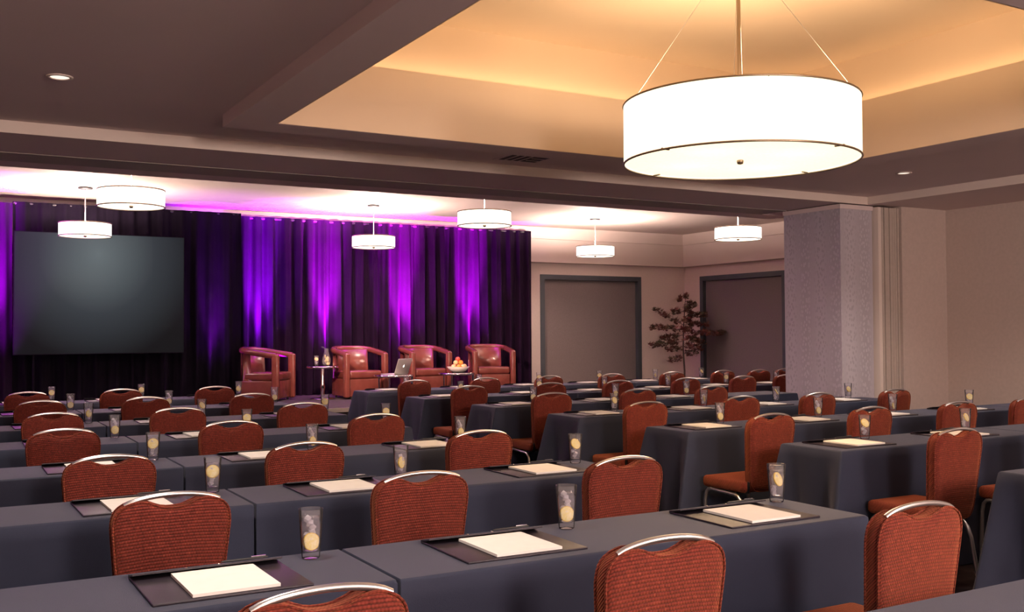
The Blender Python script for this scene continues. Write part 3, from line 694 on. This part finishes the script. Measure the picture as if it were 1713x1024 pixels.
for key, (cx, cy) in CH.items():
    blk, row, s_ = key[0], int(key[1]), key[2]
    near_y = FAR[row] - TD
    cy0 = cy
    cy = min(cy, near_y - (0.265 if key in ('R5a', 'R6a', 'R7a', 'R4a', 'R4d', 'R3a') else 0.225))
    cx *= 0.25 + 0.75 * cy / cy0 if cy < cy0 - 0.05 else 1.0
    if blk == 'L': where = '%s, %s row left of aisle' % (SEAT_L[s_], ORD[row])
    else: where = '%s, %s row right of aisle' % (SEAT_R[s_], ROW_R[row])
    o = place(P_CHAIR, (cx, cy, 0), random.uniform(-0.025, 0.025)); tag(o, 'red woven banquet chair, ' + where, 'chair', 'red banquet chairs at the tables')
    if blk == 'L': px = PAD_L[s_] + random.uniform(-0.02, 0.02)
    elif s_ in PAD_R: px = RX[row] + PAD_R[s_]
    else: continue
    far_y = FAR[row]; jz = random.uniform(-0.02, 0.02)
    fy = far_y - 0.225
    o = place(P_FOLD, (px, fy, TZ), jz); tag(o, 'dark leather desk folder before ' + where, 'folder', 'desk folders on the tables')
    o = place(P_PAD, (px + 0.005, fy - 0.012, TZ + 0.0088), jz); tag(o, 'white notepad on folder before ' + where, 'notepad', 'notepads on the desk folders')
    if row <= 3:
        o = place(P_PEN, (px + 0.10, fy + 0.122, TZ + 0.0250), jz); o.rotation_euler = (0, 0, jz)
        tag(o, 'silver pen on folder flap before ' + where, 'pen', 'silver pens on the folders')
    gx = px + (0.32 if blk == 'L' else 0.29) + random.uniform(-0.02, 0.03)
    gy = far_y - 0.085 + random.uniform(-0.015, 0.02)
    if key in ('L2a',): gx += 0.04
    o = place(P_GLASS[(0, 0, 1, 1, 2, 3, 1, 0)[gi % 8]], (gx, gy, TZ + 0.0005), random.uniform(-0.5, 0.5)); gi += 1
    tag(o, 'glass of iced lemon water by ' + where, 'glass', 'glasses of lemon water on the tables')

# ------------------------------------------------------------------ stage furniture
SZ = 0.482
def armchair():
    root = empty('club_chair')
    # local: faces -Y, origin at floor centre
    hw, d0, d1 = 0.335, -0.33, 0.30
    zb, za = 0.755, 0.665
    path = []
    for k in range(0, 25):
        t = k / 24
        if t < 0.30: x = -hw; y = d0 + (0.05 - d0) * (t / 0.30)
        elif t > 0.70: x = hw; y = d0 + (0.05 - d0) * ((1 - t) / 0.30)
        else:
            a = math.pi * (t - 0.30) / 0.40; x = -hw * math.cos(a); y = 0.05 + (d1 - 0.05) * math.sin(a)
        z = za + (zb - za) * min(1, max(0, (y - d0) / (0.25 - d0)))
        path.append((x, y, z))
    mb = MB(); mb.tube(path, 0.046, 12); mb.build('arm_rail', M['leather'], root)
    for sx in (-1, 1):
        rbox('front_post', M['leather'], sx * hw - 0.044, sx * hw + 0.044, d0 - 0.05, d0 + 0.06, 0.02, za + 0.03, 0.03, root, 4)
    # curved back panel
    vs = []; fs = []; n = 14
    for dy, zz in ((0, 0.30), (0, 0.74), (-0.10, 0.74), (-0.13, 0.30)):
        for i in range(n + 1):
            a = math.pi * (0.17 + 0.66 * i / n); R = 1.0
            vs.append((-hw * math.cos(a) * (1 if dy == 0 else 0.93), 0.05 + (d1 - 0.05) * math.sin(a) + dy + (0.02 if dy == 0 else 0.02), zz))
    for r in range(4):
        for i in range(n):
            a0 = r * (n + 1) + i; b0 = ((r + 1) % 4) * (n + 1) + i
            fs.append((a0, b0, b0 + 1, a0 + 1))
    fs.append(tuple(r * (n + 1) for r in (0, 1, 2, 3))); fs.append(tuple(r * (n + 1) + n for r in (3, 2, 1, 0)))
    mb = MB(); mb.add(vs, fs, True); mb.build('backrest', M['leather'], root)
    rbox('seat_cushion', M['leather'], -0.285, 0.285, -0.345, 0.20, 0.30, 0.425, 0.04, root, 4)
    rbox('base', M['leather'], -0.285, 0.285, -0.33, 0.24, 0.03, 0.30, 0.015, root, 2)
    for sx in (-1, 1):
        for sy in (-0.29, 0.18):
            mb = MB(); mb.lathe([(0.018, 0.0), (0.02, 0.035)], 10, (sx * 0.24, sy, 0)); mb.disc(0.018, 0.0, 10, (sx * 0.24, sy, 0), up=False); mb.build('foot', M['black'], root)
    return root
AC = armchair(); AC.scale = (0.92,) * 3; AC.location = (3.98, 13.84, SZ); AC.rotation_euler = (0, 0, math.radians(52)); used.add(AC.name)
tag(AC, 'dark red leather club chair turned sideways at the left of the stage', 'armchair', 'leather club chairs on the stage')
for x, y, rz, lb in ((5.27, 13.68, 8, 'dark red leather club chair between the carafe table and the laptop'), (6.40, 13.88, 3, 'dark red leather club chair behind laptop and fruit bowl, third from left'),
                     (7.56, 13.92, -10, 'dark red leather club chair at the right end of the stage')):
    c = copy_tree(AC); c.location = (x, y, SZ); c.rotation_euler = (0, 0, math.radians(rz)); tag(c, lb, 'armchair', 'leather club chairs on the stage')
def side_table(loc, R, H, label, kind):
    root = empty('side_table', loc); tag(root, label, 'side table', 'chrome side tables on the stage')
    mb = MB(); mb.lathe([(0.001, H - 0.03), (R - 0.01, H - 0.03), (R, H - 0.022), (R, H - 0.004), (R - 0.006, H), (0.001, H)], 36); mb.build('table_top', M['chrome'], root)
    if kind == 0:
        mb = MB(); mb.lathe([(0.026, 0.02), (0.026, 0.10), (0.036, 0.16), (0.026, 0.22), (0.024, H - 0.03)], 14); mb.build('pedestal', M['chrome'], root)
        mb = MB(); mb.lathe([(0.001, 0.0), (0.17, 0.0), (0.17, 0.008), (0.05, 0.02), (0.001, 0.02)], 28); mb.build('foot_plate', M['chrome'], root)
    else:
        for a, r in ((195, 0.010), (330, 0.022), (80, 0.012)):
            ca, sa = math.cos(math.radians(a)) * (R - 0.025), math.sin(math.radians(a)) * (R - 0.025)
            mb = MB(); mb.tube([(ca, sa, 0), (ca, sa, H - 0.03)], r, 10); mb.build('leg', M['chrome'], root)
    return root
side_table((4.75, 13.60, SZ), 0.225, 0.46, 'round chrome pedestal table carrying the carafe', 0)
side_table((5.56, 12.98, SZ), 0.278, 0.34, 'round chrome table carrying the open laptop', 1)
side_table((6.57, 13.05, SZ), 0.262, 0.34, 'round chrome table carrying the fruit bowl', 1)
# carafe and glass
cr = empty('carafe', (4.80, 13.58, SZ + 0.4605)); tag(cr, 'bulbous glass carafe with fruit slices on the chrome pedestal table', 'carafe')
mb = MB(); mb.lathe([(0.001, 0.002), (0.045, 0.001), (0.062, 0.02), (0.068, 0.06), (0.060, 0.11), (0.042, 0.17), (0.030, 0.21), (0.036, 0.245), (0.033, 0.245), (0.027, 0.21), (0.039, 0.17), (0.057, 0.11), (0.064, 0.06), (0.058, 0.022), (0.001, 0.008)], 28); mb.build('vessel', M['glass'], cr)
mb = MB(); mb.tube([(-0.02, 0, 0.245), (-0.055, 0, 0.262), (-0.075, 0, 0.27)], [0.012, 0.009, 0.004], 8); mb.build('spout', M['glass'], cr)
mb = MB(); mb.lathe([(0.001, 0.0085), (0.057, 0.0225), (0.0632, 0.06), (0.056, 0.11), (0.045, 0.15), (0.001, 0.15)], 24); mb.build('water', M['water'], cr)
for k in range(5):
    mb = MB(); mb.lathe([(0.001, -0.003), (0.026, -0.003), (0.026, 0.003), (0.001, 0.003)], 16)
    mb.build('lemon_slice', M['flesh'], cr, (0.022 * math.cos(k * 2.3), 0.022 * math.sin(k * 2.3) - 0.01, 0.035 + 0.024 * k), (1.3, 0.4 * k, k * 1.1))
sg = copy_tree(P_GLASS[3]); sg.location = (4.655, 13.58, SZ + 0.4605); tag(sg, 'water glass beside the carafe on the chrome pedestal table', 'glass', None)
if 'group' in sg: del sg['group']
# laptop
lp = empty('laptop', (5.64, 12.90, SZ + 0.3405), math.radians(30)); tag(lp, 'open silver laptop seen from behind on the chrome table', 'laptop')
rbox('keyboard_base', M['laptop'], -0.16, 0.16, 0.0, 0.23, 0.0, 0.014, 0.004, lp, 2)
lid = rbox('lid', M['laptop'], -0.16, 0.16, -0.005, 0.004, 0.0, 0.225, 0.003, lp, 2, (0, 0.0, 0.012), (math.radians(20), 0, 0))
mb = MB(); mb.lathe([(0.001, -0.0003), (0.016, -0.0003), (0.016, 0.0003), (0.001, 0.0003)], 18); 
em = mb.build('emblem', M['emblem'], lid, (0, -0.0056, 0.112), (math.radians(90), 0, 0))
mb = MB(); mb.lathe([(0.001, -0.0003), (0.006, 0.0), (0.001, 0.0003)], 8, (0.005, 0.022, 0)); mb.build('emblem_leaf', M['emblem'], lid, (0, -0.0056, 0.112), (math.radians(90), 0, 0))
mb = MB(); mb.box(-0.15, 0.15, 0.0042, 0.0046, 0.012, 0.215); mb.build('display', M['black'], lid)
# fruit bowl
bw = empty('fruit_bowl', (6.60, 13.05, SZ + 0.3405)); tag(bw, 'wide pale bowl heaped with fruit on the chrome table', 'bowl')
mb = MB(); mb.lathe([(0.001, 0.0), (0.06, 0.0), (0.11, 0.025), (0.165, 0.085), (0.16, 0.085), (0.105, 0.032), (0.055, 0.012), (0.001, 0.012)], 32); mb.build('bowl_body', M['ceramic'], bw)
FR = [(-0.085, -0.03, 0.085, 'peach'), (-0.03, -0.08, 0.085, 'orange'), (0.045, -0.07, 0.086, 'peach'), (0.095, -0.01, 0.086, 'peach'), (0.05, 0.07, 0.085, 'orange'), (-0.04, 0.07, 0.085, 'apple'),
      (-0.045, -0.015, 0.142, 'peach'), (0.038, -0.010, 0.142, 'orange'), (0.0, 0.01, 0.190, 'apple'), (0.0, 0.0, 0.06, 'apple')]
lbf = ['pale round fruit at the left of the bowl', 'orange at the front of the fruit bowl', 'pale round fruit at the front right of the bowl', 'pale round fruit at the right rim of the bowl', 'orange at the back of the fruit bowl',
       'red apple at the back left of the bowl', 'pale round fruit high on the heap, left', 'orange high on the heap of fruit, right', 'red apple crowning the heap of fruit', 'red apple buried in the middle of the bowl']
for (x, y, z, k), lb in zip(FR, lbf):
    r = 0.036
    root = empty({'peach': 'peach', 'orange': 'orange', 'apple': 'apple'}[k], (6.60 + x, 13.05 + y, SZ + 0.3405 + z - 0.03)); tag(root, lb, 'fruit', 'fruit heaped in the bowl')
    mb = MB(); mb.lathe([(r * math.sin(a) + 0.0003, r * 0.94 * -math.cos(a) + r * 0.94) for a in [math.pi * i / 10 for i in range(11)]], 16); mb.build('skin', M[k], root)
    mb = MB(); mb.tube([(0, 0, 2 * r * 0.94 - 0.004), (0.003, 0, 2 * r * 0.94 + 0.006)], 0.0018, 5); mb.build('stalk', M['bark'], root)

# ------------------------------------------------------------------ potted maple in the corner
tr = empty('potted_maple', (11.66, 14.12, 0)); tag(tr, 'slender potted maple with dark red leaves between the two windows', 'potted tree')
mb = MB(); mb.lathe([(0.001, 0.0), (0.15, 0.0), (0.20, 0.36), (0.21, 0.38), (0.19, 0.38), (0.185, 0.34), (0.001, 0.34)], 28); mb.build('planter', M['pot'], tr)
mb = MB(); mb.disc(0.184, 0.345, 24); mb.build('soil', M['bark'], tr)
rnd = random.Random(21)
mb = MB(); trunk = [(0, 0, 0.34), (0.01, 0, 0.7), (-0.01, 0.01, 1.1), (0.0, 0, 1.5), (0.03, 0.0, 1.85), (0.05, 0, 2.02)]
mb.tube(trunk, [0.020, 0.017, 0.014, 0.011, 0.007, 0.003], 8); mb.build('trunk', M['bark'], tr)
lv = MB(); br = MB()
def leaf(c, s, az, tilt):
    # five lobed palmate leaf
    pts = [(0, -0.25)]
    for a, L_ in ((-150, .55), (-115, .3), (-95, .8), (-60, .38), (-90 + 0, 0), (-40, 1.0), (-18, .42)): pass
    out = []
    for k, (a, L_) in enumerate(((-70, .45), (-50, .22), (-38, .85), (-20, .32), (0, 1.1), (20, .32), (38, .85), (50, .22), (70, .45))):
        out.append((math.sin(math.radians(a * 1.5)) * L_, math.cos(math.radians(a * 1.5)) * L_, 0))
    vs = [Vector((0, -0.2, 0))] + [Vector(p) for p in out]
    Rm = Matrix.Rotation(az, 3, 'Z') @ Matrix.Rotation(tilt, 3, 'X')
    vs = [Vector(c) + Rm @ (v * s) for v in vs]
    lv.add(vs, [(0, i, i + 1) for i in range(1, len(out))])
def tier(z, az, length, rise, nl):
    b = Vector((0, 0, z)); d = Vector((math.cos(az), math.sin(az), 0)); p = []
    for k in range(6):
        t = k / 5; p.append(b + d * length * t + Vector((0, 0, rise * t - 0.06 * t * t + 0.02 * math.sin(4 * t + az))))
    br.tube(p, [0.006, 0.005, 0.004, 0.003, 0.002, 0.001], 5)
    for k in range(int(nl * 1.7)):
        t = rnd.uniform(0.22, 1.02); q = b + d * length * t + Vector((0, 0, rise * t - 0.06 * t * t))
        w = 0.15 * length * (1.15 - t) + 0.03
        q += Vector((-d.y, d.x, 0)) * rnd.uniform(-w, w) * 1.6 + Vector((0, 0, rnd.uniform(-0.055, 0.04)))
        leaf(q, rnd.uniform(0.045, 0.075), rnd.uniform(0, 6.28), rnd.uniform(0.2, 1.1))
RT = YAW  # branches fan mostly sideways along the wall corner
for z, az, ln, rs, nl in ((1.22, math.pi - 0.3, 0.62, -0.02, 70), (1.32, 2.2, 0.45, 0.0, 45), (1.42, math.pi - 0.5, 0.60, 0.12, 70), (1.50, math.pi - 0.6, 0.52, 0.36, 55), (1.36, -0.55, 0.74, 0.06, 85),
                          (1.28, -0.2, 0.42, -0.02, 50), (1.52, -0.5, 0.46, 0.06, 50), (1.66, -0.45, 0.42, 0.10, 55), (1.75, 2.8, 0.22, 0.05, 34), (1.88, -0.8, 0.22, 0.05, 36), (1.98, 2.4, 0.10, 0.05, 22),
                          (1.08, 2.9, 0.34, 0.05, 34), (1.00, -0.3, 0.26, 0.06, 26), (0.92, 2.6, 0.28, 0.02, 26), (1.45, -2.0, 0.40, 0.0, 45), (1.30, -1.6, 0.40, 0.0, 45), (1.15, -1.2, 0.35, 0.0, 40), (1.60, -1.9, 0.25, 0.05, 36), (1.78, -1.4, 0.18, 0.05, 30), (2.0, -0.5, 0.08, 0.1, 22)):
    tier(z, az, ln, rs, nl)
br.build('branches', M['bark'], tr)
fo = lv.build('foliage', M['leaf'], tr); fo['kind'] = 'stuff'
